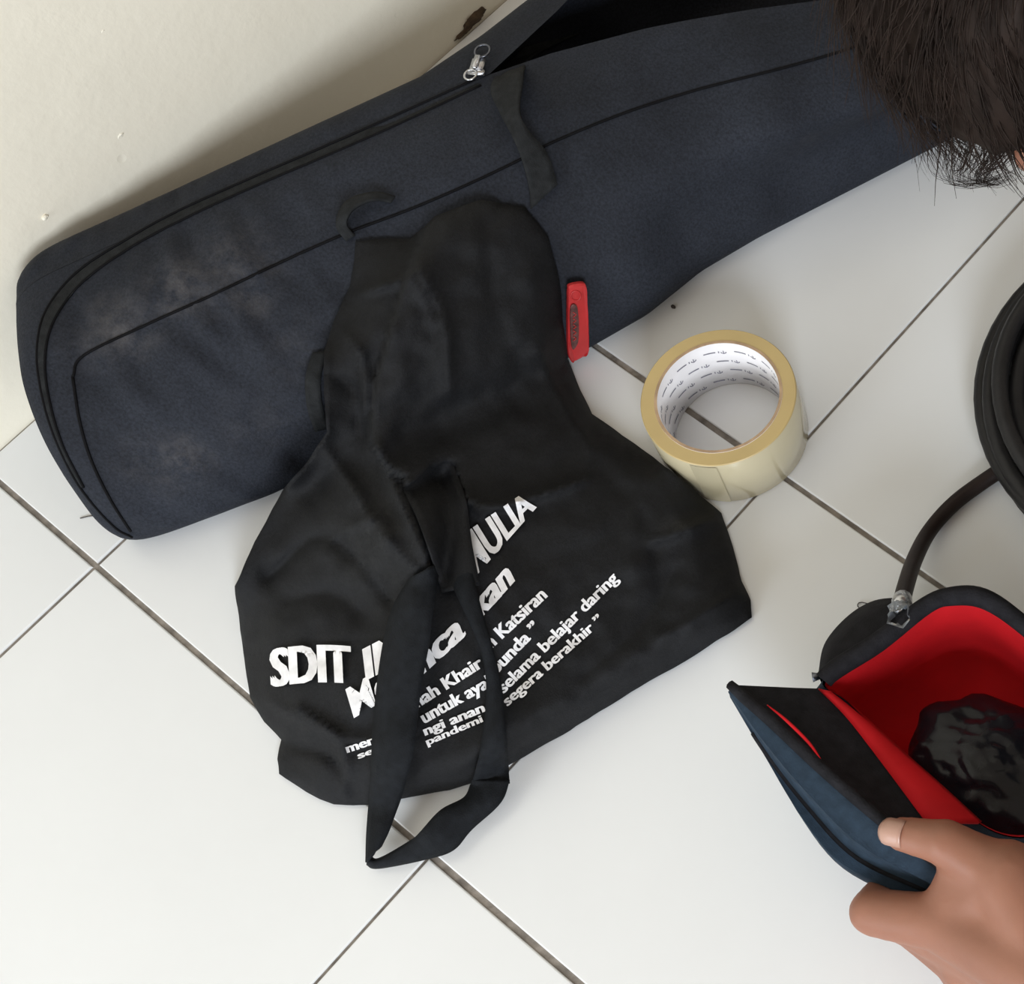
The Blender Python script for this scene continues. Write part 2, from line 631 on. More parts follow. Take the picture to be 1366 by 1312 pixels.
def cord_on(name, pts, n, r, bvhs, mat, parent, lift=0.0, seg=6):
    s = crom(pts, n)
    P3 = [cast(p[0], p[1], bvhs, lift) for p in s]
    V, F = tube_data(P3, r, seg)
    return mesh_obj(name, V, F, mat, parent)


def strip_on(pl, pr, n, across, bvhs, lift, arch=0.0):
    """fabric ribbon between two pixel polylines, laid over real surfaces (third value = extra lift)"""
    L, Rr = crom(pl, n), crom(pr, n)
    rows = []
    for i in range(n):
        row = []
        for k in range(across):
            u = k / (across - 1)
            q = L[i] * (1 - u) + Rr[i] * u
            ex = q[2] if len(q) > 2 else 0.0
            row.append(cast(q[0], q[1], bvhs, 0.0) * 1.0)
            d = ray_dir(q[0], q[1])
            row[-1] = row[-1] - d * (lift + ex + arch * math.sin(math.pi * u))
        rows.append(row)
    # relax along the length so the ribbon bridges steps
    for it in range(3):
        new = [list(r) for r in rows]
        for i in range(1, n - 1):
            for k in range(across):
                new[i][k] = rows[i][k] * 0.5 + (rows[i - 1][k] + rows[i + 1][k]) * 0.25
        rows = new
    return loft(rows, closed=False)


bb = [bag_bvh]
zip1 = [(176, 716), (150, 700), (106, 648), (72, 580), (54, 515), (50, 462), (62, 414), (102, 364), (165, 322), (235, 283), (330, 240), (430, 197), (530, 153), (634, 106)]
zip2 = [(112, 650), (80, 584), (63, 518), (61, 468), (74, 424), (110, 377), (172, 332), (242, 294), (337, 250), (438, 207), (540, 162), (642, 114)]
cord_on('zipper_edge', zip1, 90, 0.0008, bb, M['piping'], bag, 0.0003)
cord_on('zipper_edge', zip2, 90, 0.0008, bb, M['piping'], bag, 0.0003)
V, F = strip_on([(p[0] - 1, p[1] + 2) for p in zip1[2:]], zip2, 100, 3, bb, 0.0008)
mesh_obj('zipper_tape', V, F, M['bag_webbing'], bag)
cord_on('seam', [(97, 503), (112, 474), (200, 431), (280, 395), (370, 352), (460, 312), (545, 280), (620, 248), (690, 215), (735, 191), (830, 152), (930, 120), (1040, 92), (1130, 66), (1240, 25)], 110, 0.0009, bb, M['piping'], bag, 0.0002)
cord_on('panel_edge', [(97, 503), (106, 560), (121, 612), (146, 664), (174, 708)], 40, 0.0009, bb, M['piping'], bag, 0.0002)

# handle strap that comes out of the opening and twists down the front
V, F = strip_on([(700, 62, .004), (655, 112, .006), (668, 152, .010), (684, 182, .012), (697, 216, .010), (706, 250, .006), (708, 279, .002)],
                [(775, 44, .004), (708, 76, .010), (697, 112, .016), (693, 150, .018), (708, 178, .012), (730, 204, .007), (744, 246, .003)], 44, 6, bb, 0.002)
solidify(mesh_obj('strap', V, F, M['bag_webbing'], bag), 0.0014, 0)
# sewn webbing loops
V, F = strip_on([(462, 322, 0), (448, 300, .004), (462, 268, .007), (500, 256, .006), (528, 262, .001)],
                [(474, 314, 0), (462, 298, .006), (473, 278, .010), (500, 267, .008), (522, 271, .002)], 30, 5, bb, 0.0015)
solidify(mesh_obj('webbing_loop', V, F, M['bag_webbing'], bag), 0.0014, 0)
V, F = strip_on([(418, 470, .001), (408, 500, .008), (409, 540, .010), (420, 575, .003)],
                [(436, 468, .001), (428, 505, .010), (430, 540, .012), (440, 570, .003)], 24, 5, bb, 0.0015)
solidify(mesh_obj('webbing_loop', V, F, M['bag_webbing'], bag), 0.0014, 0)

# zipper pull
zc = cast(640, 92, bb, 0.0035)
zn = (cast(640, 92, bb, 1.0) - cast(640, 92, bb, 0.0)).normalized()
zt = BD.copy()
zs = zn.cross(zt).normalized()
zt = zs.cross(zn)
zup = (BD * .55 - BN * .8)
zup = (zup - zn * zup.dot(zn)).normalized()
zsd = zup.cross(zn).normalized()
slider = bmesh.new()
vv, ff = merge(box_data(zc, zup, zsd, zn, .0095, .0085, .0022), box_data(zc + zn * .0026, zup, zsd, zn, .0105, .0035, .0022),
               box_data(zc - zn * .0012 - zup * .0055, zup, zsd, zn, .004, .0105, .0028))
bv = [slider.verts.new(v) for v in vv]
for f in ff:
    slider.faces.new([bv[i] for i in f])
bmesh.ops.bevel(slider, geom=list(slider.edges), offset=.0005, segments=2, affect='EDGES')
pull = bm_obj('zipper_slider', slider, M['metal'], bag)
for (du, r1, nm) in ((0.0105, 0.0052, M['metal_dark']), (-0.0095, 0.0042, M['metal'])):
    P3 = []
    for k in range(24):
        an = 2 * math.pi * k / 24
        P3.append(zc + zup * (du + r1 * math.cos(an)) + zsd * (r1 * 0.9 * math.sin(an) + (0.001 if du > 0 else -0.002)) + zn * (.0012))
    V, F = tube_data(P3, 0.0007, 6, closed=True)
    mesh_obj('pull_ring', V, F, nm, pull)

# red rubber tag sewn on the front of the bag
tp = [(766, 371), (776, 424), (773, 474)]
tA, tB = cast(766, 371, bb, .002), cast(772, 474, bb, .002)
tn = (cast(768, 420, bb, 1.0) - cast(768, 420, bb, 0)).normalized()


def patch_on(outline, bvhs, lift, thick, mat, name, parent):
    """rounded rubber patch from a pixel outline with real thickness"""
    n = len(outline)
    base = [cast(x, y, bvhs, lift) for x, y in outline]
    nn = Vector()
    for i in range(n):
        nn += base[i].cross(base[(i + 1) % n])
    c = sum(base, Vector()) / n
    nn = sum(((base[i] - c).cross(base[(i + 1) % n] - c) for i in range(n)), Vector()).normalized()
    if nn.dot(CAM - c) < 0:
        nn = -nn
    # flatten a little towards its own plane
    base = [b - nn * ((b - c).dot(nn) * 0.8) for b in base]
    rings = [base, [b + nn * thick * 0.7 for b in base], [b + (c - b) * 0.04 + nn * thick for b in base]]
    V, F = loft(rings, True, True, True)
    ob = mesh_obj(name, V, F, mat, parent, smooth_shade=False)
    return ob, nn, c


tag_outline = crom([(753, 377), (757, 371), (773, 370), (779, 377), (781, 402), (783, 430), (783, 455), (780, 465), (764, 475), (756, 471), (755, 440), (754, 405)], 60, closed=True)
rt, rn, rc = patch_on([(p[0], p[1]) for p in tag_outline], bb, 0.004, 0.0032, M['red_rubber'], 'rubber_tag', bag)
rt['label'] = 'red rubber tag with a dark patch and raised lettering'
# dark patch and embossed ring on the tag
tag_bvh = BVHTree.FromPolygons([tuple(v.co) for v in rt.data.vertices], [tuple(p.vertices) for p in rt.data.polygons])
rec = crom([(760, 408), (768, 406), (771, 425), (771, 448), (769, 458), (762, 463), (760, 440)], 40, closed=True)
patch_on([(p[0], p[1]) for p in rec], [tag_bvh, bag_bvh], 0.0010, 0.0008, M['red_rubber_dark'], 'dark_patch', rt)
ringp = [cast(768 + 6.5 * math.cos(t * .3142), 394 + 6.5 * math.sin(t * .3142), [tag_bvh, bag_bvh], .0003) for t in range(20)]
V, F = tube_data(ringp, 0.0005, 6, closed=True)
mesh_obj('embossed_ring', V, F, M['red_rubber'], rt)
for y0 in (414, 422, 430, 438, 446):
    V, F = tube_data([cast(763, y0, [tag_bvh, bag_bvh], .0022), cast(767, y0 + 3, [tag_bvh, bag_bvh], .0022), cast(763, y0 + 6, [tag_bvh, bag_bvh], .0022)], 0.0003, 5)
    mesh_obj('embossed_letter', V, F, M['red_rubber'], rt)

# ------------------------------------------------------------------ tote bag
tote_out = [(475, 322), (512, 318), (548, 318), (580, 288), (640, 266), (700, 276), (732, 318), (747, 372), (751, 430), (758, 480), (774, 520), (790, 552),
            (830, 580), (872, 610), (920, 648), (962, 684), (975, 720), (990, 775), (1001, 800), (1003, 824),
            (930, 872), (850, 918), (760, 974), (690, 1014), (640, 1042), (600, 1053), (540, 1064), (490, 1074), (445, 1073), (408, 1056), (372, 1032), (370, 1012), (375, 986),
            (352, 962), (333, 930), (326, 880), (313, 782), (340, 722), (378, 652), (410, 615), (436, 576), (432, 520), (432, 470), (446, 425), (468, 380)]
# keep hem corners crisp: resample edges linearly with slight wander
outl = []
for i in range(len(tote_out)):
    a, b = np.array(tote_out[i], float), np.array(tote_out[(i + 1) % len(tote_out)], float)
    k = max(1, int(np.linalg.norm(b - a) / 9))
    for j in range(k):
        q = a + (b - a) * j / k
        q = q + 1.2 * np.array([noise.noise(Vector((q[0] / 23, q[1] / 23, 0))), noise.noise(Vector((q[0] / 23, q[1] / 23, 7)))])
        outl.append(q)
outl = np.array(outl)
nO = len(outl)


def in_poly(P, poly):
    x, y = P[:, 0], P[:, 1]
    ins = np.zeros(len(P), bool)
    j = len(poly) - 1
    for i in range(len(poly)):
        xi, yi = poly[i]
        xj, yj = poly[j]
        c = ((yi > y) != (yj > y)) & (x < (xj - xi) * (y - yi) / (yj - yi + 1e-12) + xi)
        ins ^= c
        j = i
    return ins


def dist_poly(P, poly, closed=True):
    poly = np.asarray(poly, float)
    A = poly
    B = np.roll(poly, -1, 0)
    if not closed:
        A, B = poly[:-1], poly[1:]
    D = np.full(len(P), 1e9)
    for a, b in zip(A, B):
        ab = b - a
        t = np.clip(((P - a) @ ab) / (ab @ ab + 1e-12), 0, 1)
        D = np.minimum(D, np.linalg.norm(P - (a + t[:, None] * ab), axis=1))
    return D


step = 6.0
gx, gy = np.meshgrid(np.arange(300, 1015, step), np.arange(255, 1085, step))
G = np.stack([gx.ravel(), gy.ravel()], 1)
G[:, 0] += np.where((np.round(G[:, 1] / step).astype(int) % 2) == 0, step / 2, 0)
G = G[in_poly(G, outl)]
G = G[dist_poly(G, outl) > 4.0]
allp = np.vstack([outl, G])
res = geometry.delaunay_2d_cdt([Vector(p) for p in allp], [(i, (i + 1) % nO) for i in range(nO)], [], 1, 1e-4)
TP = np.array([tuple(v) for v in res[0]])
TF = [tuple(f) for f in res[2]]
dB = dist_poly(TP, outl)

# support: the bag, the tape roll's side or the floor under every sample
TC = Vector((0.2612, 0.3040, 0.0))
_r = [[TC + Vector((.0495 * math.cos(k * .13090), .0495 * math.sin(k * .13090), z)) for k in range(48)] for z in (0, .049)]
tape_bvh = BVHTree.FromPolygons([tuple(v) for v in _r[0] + _r[1]], loft(_r, True, False, True)[1])
dirs = [ray_dir(*p) for p in TP]
sup = np.zeros(len(TP))
for i, d in enumerate(dirs):
    h, n_, ix, dist = bag_bvh.ray_cast(CAM, d)
    fz = -CAM.z / d.z
    sup[i] = min(dist, fz) if h is not None else fz
    h, n_, ix, dist = tape_bvh.ray_cast(CAM, d)
    if h is not None:
        sup[i] = min(sup[i], dist)

ctrl = np.array([(400, 650, .062), (440, 590, .062), (340, 745, .052), (440, 510, .040), (450, 690, .068), (500, 660, .085), (545, 730, .090), (400, 760, .058), (430, 850, .045), (480, 910, .048),
                 (350, 820, .035), (370, 930, .030), (560, 850, .060), (610, 790, .058), (700, 740, .050), (800, 690, .042), (880, 700, .035), (900, 760, .030), (950, 780, .018),
                 (850, 850, .026), (750, 900, .032), (650, 950, .034), (560, 1000, .032), (450, 1010, .024), (410, 1020, .02), (650, 640, .062), (600, 560, .055),
                 (720, 620, .050), (760, 580, .035), (650, 450, .030), (560, 400, .026), (700, 350, .016), (480, 400, .020), (470, 500, .026), (560, 500, .036), (620, 330, .012)], float)
ww = np.zeros(len(TP))
tv = np.zeros(len(TP))
for cx_, cy_, t_ in ctrl:
    w_ = np.exp(-((TP[:, 0] - cx_) ** 2 + (TP[:, 1] - cy_) ** 2) / (2 * 52.0 ** 2)) + 1e-9
    ww += w_
    tv += w_ * t_
tv /= ww
edge_w = 46.0
u_ = np.clip(dB / edge_w, 0, 1)
pill = np.where(TP[:, 0] < 520, u_ ** .8, np.sqrt(1 - (1 - u_) ** 2))
dL = dist_poly(TP, np.array([(434, 490), (436, 576), (410, 615), (378, 652), (340, 722), (318, 765)], float), closed=False)
pill = np.maximum(pill, 0.9 * np.exp(-(dL / 45.0) ** 2))      # the slack side stands up on its left
front = sup - (0.003 + tv * pill)
# fabric spans steps: relax, never below its support
nb = [set() for _ in TP]
for f in TF:
    for a in range(3):
        nb[f[a]].add(f[(a + 1) % 3])
        nb[f[a]].add(f[(a + 2) % 3])
mx_n = max(len(s) for s in nb)
NBR = np.array([list(s) + [i] * (mx_n - len(s)) for i, s in enumerate(nb)])
free = dB > 2.0
for it in range(45):
    avg = front[NBR].mean(1)
    front = np.where(free, np.minimum(0.4 * front + 0.6 * avg, sup - 0.003), front)


def line(poly, amp, w, sharp=2.0):
    """ridge (amp>0) or valley along a pixel polyline"""
    d = dist_poly(TP, np.array([(p[0], p[1]) for p in crom(poly, 30)]), closed=False)
    return amp * np.exp(-(d / (w * .8)) ** 1.15) * np.clip(dB / 25.0, 0, 1)


def flap(poly, edge, amp, w=5.0):
    """layer lying on top: raised inside the region, with a crisp edge"""
    ins = in_poly(TP, np.array(poly, float))
    d = dist_poly(TP, np.array([(p[0], p[1]) for p in crom(edge, 40)]), closed=False)
    s = np.clip(d / w, 0, 1)
    fade = np.exp(-np.maximum(d - 30, 0) / 60.0)
    return np.where(ins, amp * s * (2 - s) * fade, 0.0)


T = np.zeros(len(TP))
# upper folded layer: its left edge and the fold that hides the tops of the letters
T += flap([(566, 300), (540, 366), (514, 452), (497, 520), (493, 585), (512, 622), (548, 652), (575, 622), (602, 620), (622, 668), (640, 690), (680, 672), (716, 664), (800, 620), (760, 480), (740, 300), (640, 260)],
          [(566, 300), (540, 366), (514, 452), (497, 520), (493, 585), (512, 622), (540, 640)], 0.010, 6)
T += line([(505, 600), (545, 690), (580, 770)], 0.010, 16)
T += line([(425, 590), (470, 650), (500, 700), (555, 760)], 0.006, 14)
T += line([(440, 720), (500, 690), (520, 720)], 0.004, 16)
T += line([(360, 770), (420, 716), (470, 740), (520, 800)], -0.008, 18)
T += line([(385, 800), (440, 790), (480, 815)], -0.008, 30)
T += line([(360, 935), (420, 968), (480, 986), (530, 978)], 0.004, 10)
T += line([(375, 990), (440, 1010), (470, 1060)], -0.005, 9)
T += line([(400, 945), (455, 990), (462, 1065)], 0.005, 8)
T += line([(590, 640), (600, 700), (590, 770)], -0.012, 20)
T += line([(548, 655), (575, 640), (604, 624)], -0.006, 8)
T += line([(622, 668), (660, 676), (716, 662), (780, 640)], 0.006, 9)
T += line([(790, 560), (800, 620), (860, 690), (880, 780)], -0.003, 20)
T += line([(880, 620), (840, 700), (850, 800)], 0.0015, 22)
T += line([(960, 690), (900, 712), (870, 720)], 0.0045, 8)
T += line([(985, 790), (920, 830), (880, 850)], 0.003, 10)
T += line([(900, 760), (860, 830), (780, 900)], -0.003, 20)
T += line([(560, 360), (590, 420), (600, 520)], 0.004, 12)
T += line([(548, 370), (566, 400), (578, 430)], 0.003, 6)
T += line([(720, 470), (740, 520), (790, 600)], 0.005, 14)
T += line([(650, 300), (660, 400), (700, 500)], -0.002, 24)
T += line([(440, 430), (480, 470), (490, 540)], 0.005, 10)
T += line([(455, 400), (500, 385), (535, 375)], 0.006, 8)
T += line([(440, 500), (470, 520), (480, 580)], -0.004, 10)
wrk = np.array([noise.noise(Vector((p[0] / 60, p[1] / 60, 3))) * .0030 + noise.noise(Vector((p[0] / 24, p[1] / 24, 8))) * .0012 for p in TP])
T += wrk * np.clip(dB / 30.0, 0, 1)
front = np.minimum(front - T * 1.5, sup - 0.002)

tote = thing('tote_bag', 'crumpled black cloth tote bag with white lettering slumped beside the long bag', 'bag', at(600, 820, 0))
nT = len(TP)
Vf = [CAM + dirs[i] * float(front[i]) for i in range(nT)]
Vb = [CAM + dirs[i] * float(sup[i] - 0.0008) for i in range(nT)]
orient = []
for f in TF:
    a, b, c = Vf[f[0]], Vf[f[1]], Vf[f[2]]
    orient.append(f if (b - a).cross(c - a).dot(CAM - a) > 0 else f[::-1])
ec = {}
for f in orient:
    for a in range(3):
        ec[(f[a], f[(a + 1) % 3])] = ec.get((f[a], f[(a + 1) % 3]), 0) + 1
faces = list(orient) + [tuple(i + nT for i in f[::-1]) for f in orient]
for (a, b) in ec:
    if (b, a) not in ec:
        faces.append((b, a, a + nT, b + nT))
M['tote'] = spotted_fabric('black_nonwoven', (0.0066, 0.0072, 0.0088), (0.08, 0.085, 0.09),
                         [(*at(500, 720, .06), .05, .25), (*at(900, 705, .03), .012, .5)], weave=1400, rough=0.72, sheen=0.0)  # two paler patches mixed into the black cloth
bsdf(M['tote']).inputs['Specular IOR Level'].default_value = 0.25
body = mesh_obj('cloth_body', Vf + Vb, faces, M['tote'], tote)
tote_bvh = BVHTree.FromPolygons([tuple(v) for v in Vf], orient)
tb = [tote_bvh, bag_bvh]

# handle: two strands hanging from the mouth, over the front and out on to the floor
left_l = [(548, 770, .002), (524, 812, .008), (510, 870, .009), (500, 950, .007), (495, 1040, .008), (490, 1110, .012), (489, 1150, .010)]
left_r = [(585, 750, .002), (580, 800, .010), (572, 860, .012), (560, 930, .010), (550, 1010, .010), (526, 1090, .014), (508, 1128, .012)]
V, F = strip_on(left_l, left_r, 60, 7, tb, 0.002, 0.003)
hand1 = solidify(mesh_obj('handle', V, F, M['webbing'], tote), 0.0016, 0)
right_l = [(588, 735, .002), (606, 785, .006), (640, 860, .008), (650, 920, .007), (643, 990, .007), (628, 1050, .010)]
right_r = [(618, 700, .002), (634, 782, .007), (656, 862, .009), (670, 925, .008), (676, 1000, .008), (680, 1044, .012)]
V, F = strip_on(right_l, right_r, 50, 6, tb, 0.002, 0.002)
solidify(mesh_obj('handle', V, F, M['webbing'], tote), 0.0016, 0)
low_u = [(630, 1040, .010), (620, 1064, .014), (588, 1080, .022), (562, 1108, .022), (546, 1122, .014), (505, 1146, .008), (492, 1140, .006)]
low_d = [(680, 1040, .012), (668, 1070, .010), (628, 1106, .008), (606, 1132, .008), (572, 1144, .006), (505, 1157, .004), (490, 1152, .004)]
V, F = strip_on(low_u, low_d, 50, 6, tb, 0.002, 0.004)
solidify(mesh_obj('handle', V, F, M['webbing'], tote), 0.0016, 0)
# dark hem band folded at the mouth
V, F = strip_on([(530, 640, -.006), (556, 690, .002), (575, 740, .006), (590, 790, .003)],
                [(600, 606, -.006), (622, 668, .003), (628, 715, .008), (640, 780, .004)], 30, 8, tb, 0.002, 0.003)
solidify(mesh_obj('mouth_hem', V, F, M['tote'], tote), 0.0012, 0)

# lettering, printed on the cloth
def text_mesh(body_txt, bold):
    cu = bpy.data.curves.new('txt', 'FONT')
    cu.body = body_txt
    cu.size = 1.0
    cu.offset = bold
    cu.resolution_u = 3
    cu.align_x = 'LEFT'
    ob = bpy.data.objects.new('txt', cu)
    COL.objects.link(ob)
    dg = bpy.context.evaluated_depsgraph_get()
    dg.update()
    me = bpy.data.meshes.new_from_object(ob.evaluated_get(dg))
    bpy.data.objects.remove(ob, do_unlink=True)
    bpy.data.curves.remove(cu)
    return me


def print_text(txt, p0, p1, cap, bvhs, parent, bold=0.03, up=None, bend=0.0, lift=0.0011, mat=None, name='lettering', cap1=None):
    me = text_mesh(txt, 0.010)
    bm = bmesh.new()
    for sh in (-1, 0, 1):
        k0 = len(bm.verts)
        bm.from_mesh(me)
        bm.verts.ensure_lookup_table()
        for v in bm.verts[k0:]:
            v.co.x += sh * bold
            v.co.z = sh * .00008
    bpy.data.meshes.remove(me)
    xs = [v.co.x for v in bm.verts]
    x0, x1 = min(xs), max(xs)
    for _ in range(4):
        long_e = [e for e in bm.edges if e.calc_length() > (0.08 if cap > 30 else 0.16)]
        if not long_e:
            break
        bmesh.ops.subdivide_edges(bm, edges=long_e, cuts=1)
        bmesh.ops.triangulate(bm, faces=bm.faces[:])
    p0, p1 = np.array(p0, float), np.array(p1, float)
    d = p1 - p0
    L = np.linalg.norm(d)
    nrm = np.array([d[1], -d[0]]) / L
    upv = np.array(up, float) if up else nrm
    upv = upv / np.linalg.norm(upv)
    capH = 0.70
    for v in bm.verts:
        u = (v.co.x - x0) / (x1 - x0)
        cp = cap + ((cap1 if cap1 else cap) - cap) * u
        q = p0 + d * u + nrm * bend * 4 * u * (1 - u) + upv * (v.co.y / capH) * cp
        v.co = cast(q[0], q[1], bvhs, 0.0) - ray_dir(q[0], q[1]) * (lift + v.co.z)
    return bm_obj(name, bm, mat or M['print_white'], parent, smooth_shade=False)


to = [tote_bvh]
print_text('SDIT', (361, 916), (470, 911), 50, tb, body, 0.055, bend=4, lift=0.0035)
print_text('IN', (488, 907), (540, 880), 42, tb, body, 0.045, up=(-0.12, -1), lift=0.0035)
print_text('MULIA', (634, 768), (716, 676), 56, tb, body, 0.035, up=(-0.62, -1), cap1=26, lift=0.002)
print_text('Me', (472, 957), (524, 926), 40, tb, body, 0.022, up=(-.3, -1), lift=0.0035)
print_text('nca', (560, 903), (622, 846), 36, tb, body, 0.045, up=(-.4, -1))
print_text('kan', (640, 826), (687, 774), 34, tb, body, 0.045, up=(-.5, -1))
print_text('ilmah Khair', (540, 955), (646, 888), 17, tb, body, 0.035)
print_text('n Katsiran', (655, 866), (731, 795), 18, tb, body, 0.035)
print_text('untuk ayah', (566, 965), (664, 910), 17, tb, body, 0.035)
print_text('bunda \u201d', (662, 900), (722, 838), 17, tb, body, 0.035)
print_text('ngi anan', (567, 981), (648, 948), 13, tb, body, 0.035)
print_text('selama belajar daring', (672, 925), (826, 772), 16, tb, body, 0.03)
print_text('pandemi', (570, 994), (645, 962), 10, tb, body, 0.03)
print_text('segera berakhir \u201d', (677, 942), (806, 828), 14, tb, body, 0.03)
print_text('men', (463, 1004), (502, 991), 12, tb, body, 0.035)
print_text('se', (478, 1012), (500, 1004), 9, tb, body, 0.035)

# ------------------------------------------------------------------ packing tape
TC = Vector((0.2612, 0.3040, 0.0))
tape = thing('tape_roll', 'roll of clear packing tape with printed white core on the tiles', 'tape', TC)
NS = 96


def ring_at(r, z, wob=0.0):
    return [TC + Vector((r * math.cos(2 * math.pi * k / NS) * (1 + wob * math.sin(3 * k * .21)), r * math.sin(2 * math.pi * k / NS), z)) for k in range(NS)]


ro, ri, rcore, th = 0.0472, 0.0388, 0.0370, 0.0480
V, F = loft([ring_at(ri, 0.0004), ring_at(ro - .0004, 0.0004), ring_at(ro, 0.001), ring_at(ro, th - .0006), ring_at(ro - .0005, th), ring_at(ri, th)], True)
roll = mesh_obj('tape_winding', V, F, [M['tape_side'], M['tape_edge']], tape)
for p in roll.data.polygons:
    if abs(p.normal.z) > 0.5:
        p.material_index = 1
        p.use_smooth = False
V, F = loft([ring_at(ri, 0.0005), ring_at(rcore, 0.0005), ring_at(rcore, th + .0003), ring_at(ri, th + .0003), ring_at(ri, 0.0005)], True)
core = mesh_obj('card_core', V, F, [M['core'], M['core_edge']], tape)
for p in core.data.polygons:
    if abs(p.normal.z) > 0.5:
        p.material_index = 1
        p.use_smooth = False
# printed marks inside the core: short bars and a small trident emblem, in slanting rows


def mark_strip(pts, half):
    """flat strip on the inside of the core; pts = (angle, z)"""
    V, F = [], []
    for i, (a, z) in enumerate(pts):
        a0, z0 = pts[max(i - 1, 0)]
        a1, z1 = pts[min(i + 1, len(pts) - 1)]
        t = np.array([(a1 - a0) * rcore, z1 - z0])
        t = t / (np.linalg.norm(t) + 1e-9)
        nrm = np.array([-t[1], t[0]]) * half
        for s in (-1, 1):
            aa, zz = a + s * nrm[0] / rcore, z + s * nrm[1]
            V.append(TC + Vector(((rcore - .0002) * math.cos(aa), (rcore - .0002) * math.sin(aa), zz)))
        if i:
            b = 2 * i
            F.append((b - 2, b - 1, b + 1, b))
    return V, F


for rown in range(4):
    parts = []
    z0 = 0.007 + rown * 0.0108
    for c in range(12):
        a0 = 2 * math.pi * c / 12 + rown * 0.17
        sl = -0.006

        def Q(s, dz=0.0):
            return (a0 - s / rcore, z0 + sl * 0.15 * s / .012 + dz)
        parts.append(mark_strip([Q(0), Q(.0025), Q(.005), Q(.0075)], .00055))
        parts.append(mark_strip([Q(.0095, -.0010), Q(.0095, .0010)], .0003))
        arc = [Q(.0125 + .0016 * math.cos(t), -.0001 - .0016 * math.sin(t)) for t in (0, .6, 1.2, 1.8, 2.4, 3.14)]
        parts.append(mark_strip(arc, .00035))
        parts.append(mark_strip([Q(.0125, -.0022), Q(.0125, .0014)], .00028))
    V, F = merge(*parts)
    mesh_obj('printed_row', V, F, M['ink'], core, smooth_shade=False)
# loose end of the tape
V, F = [], []
for i in range(10):
    a = math.radians(-70 + 2.2 * i)
    for z in (0.0015, th - .0015):
        V.append(TC + Vector(((ro + .0003 + .0004 * (i / 9) ** 2) * math.cos(a), (ro + .0003 + .0004 * (i / 9) ** 2) * math.sin(a), z)))
    if i:
        F.append((2 * i - 2, 2 * i, 2 * i + 1, 2 * i - 1))
mesh_obj('tape_end', V, F, M['tape_side'], tape)

# ------------------------------------------------------------------ coiled cable
cc = at(1579, 507, 0.03)
cc.z = 0
coil = thing('coiled_cable', 'thick black cable wound in a coil with its brownish end by the open pouch', 'cable', cc)
RC = 0.0052
pts = []
loops = [(0.121, .0056, 0.004, 0.0), (0.112, .006, -.004, 1.1), (0.101, .0058, .003, 2.0), (0.118, .0160, -.006, 0.6), (0.107, .0165, .007, 3.0),
         (0.095, .0165, -.003, 4.2), (0.116, .0262, .006, 5.0), (0.104, .0268, -.007, 2.5), (0.090, .0262, .004, 0.3), (0.110, .0365, -.004, 1.7)]
a = 0.0
per = 56
for li, (r, z, ecc, ph) in enumerate(loops):
    r2, z2 = loops[(li + 1) % len(loops)][:2] if li + 1 < len(loops) else (r, z)
    for k in range(per):
        t = k / per
        bl = smooth((t - 0.7) / 0.3)
        rr = r + (r2 - r) * bl
        zz = z + (z2 - z) * bl + 0.0022 * math.sin(3 * 2 * math.pi * t + ph) * (0.3 if li < 3 else 1)
        zz = max(zz, RC + .0002)
        an = 2 * math.pi * t
        off = Vector((math.cos(ph), math.sin(ph), 0)) * ecc
        pts.append(cc + off + Vector((rr * math.cos(an), rr * math.sin(an), zz)))
V, F = tube_data(pts, RC, 9)
mesh_obj('cable_loops', V, F, M['cable'], coil)
tail_px = [(1392, 596, .012), (1350, 618, .008), (1312, 642, .0055), (1272, 672, .0055), (1240, 708, .008), (1220, 746, .030), (1208, 782, .060), (1203, 804, .078)]
tl = [at(p[0], p[1], p[2]) for p in crom(tail_px, 48)]
V, F = tube_data(tl, 0.0049, 10)
mesh_obj('cable_end', V, F, M['cable_brown'], coil)
dirn = (tl[-1] - tl[-3]).normalized()
bm_parts = merge(tube_data([tl[-1] - dirn * .006, tl[-1] - dirn * .001, tl[-1], tl[-1] + dirn * .007], [.0054, .0058, .0058, .0046], 12),
                 tube_data([tl[-1] + dirn * .006, tl[-1] + dirn * .013], [.0036, .0030], 12))
mesh_obj('metal_ferrule', bm_parts[0], bm_parts[1], M['metal'], coil)
# crinkled clear wrap at the tip
wr = []
for i in range(9):
    c = tl[-1] + dirn * (.004 + .0022 * i)
    wr.append([c + Vector((.0075 * math.cos(k * .5236), .0075 * math.sin(k * .5236), .003 * math.sin(k * 2.1 + i))) * (0.75 + 0.5 * noise.noise(Vector((k * .9, i * .8, 2)))) for k in range(12)])
V, F = loft(wr, True)
mesh_obj('plastic_wrap', V, F, M['clear_plastic'], coil)

# ------------------------------------------------------------------ padded pouch, open
pouch = thing('padded_pouch', 'open navy padded pouch with red lining held by a hand', 'pouch', at(1260, 980, 0))
rim_px = [(1099, 908, .078), (1172, 857, .083), (1236, 808, .088), (1270, 796, .090), (1312, 799, .090), (1360, 830, .088), (1425, 890, .086), (1470, 960, .084),
          (1475, 1050, .082), (1420, 1105, .080), (1350, 1118, .079), (1285, 1085, .079), (1200, 1005, .079), (1130, 937, .078)]
NR = 84
rim = [at(*p) for p in crom(rim_px, NR, closed=True)]
ctr = sum(rim, Vector()) / NR


def ring_scaled(s, z, absz=True, blend=1.0):
    out = []
    for p in rim:
        q = Vector((ctr.x + (p.x - ctr.x) * s, ctr.y + (p.y - ctr.y) * s, z if absz else p.z + z))
        out.append(q)
    return out


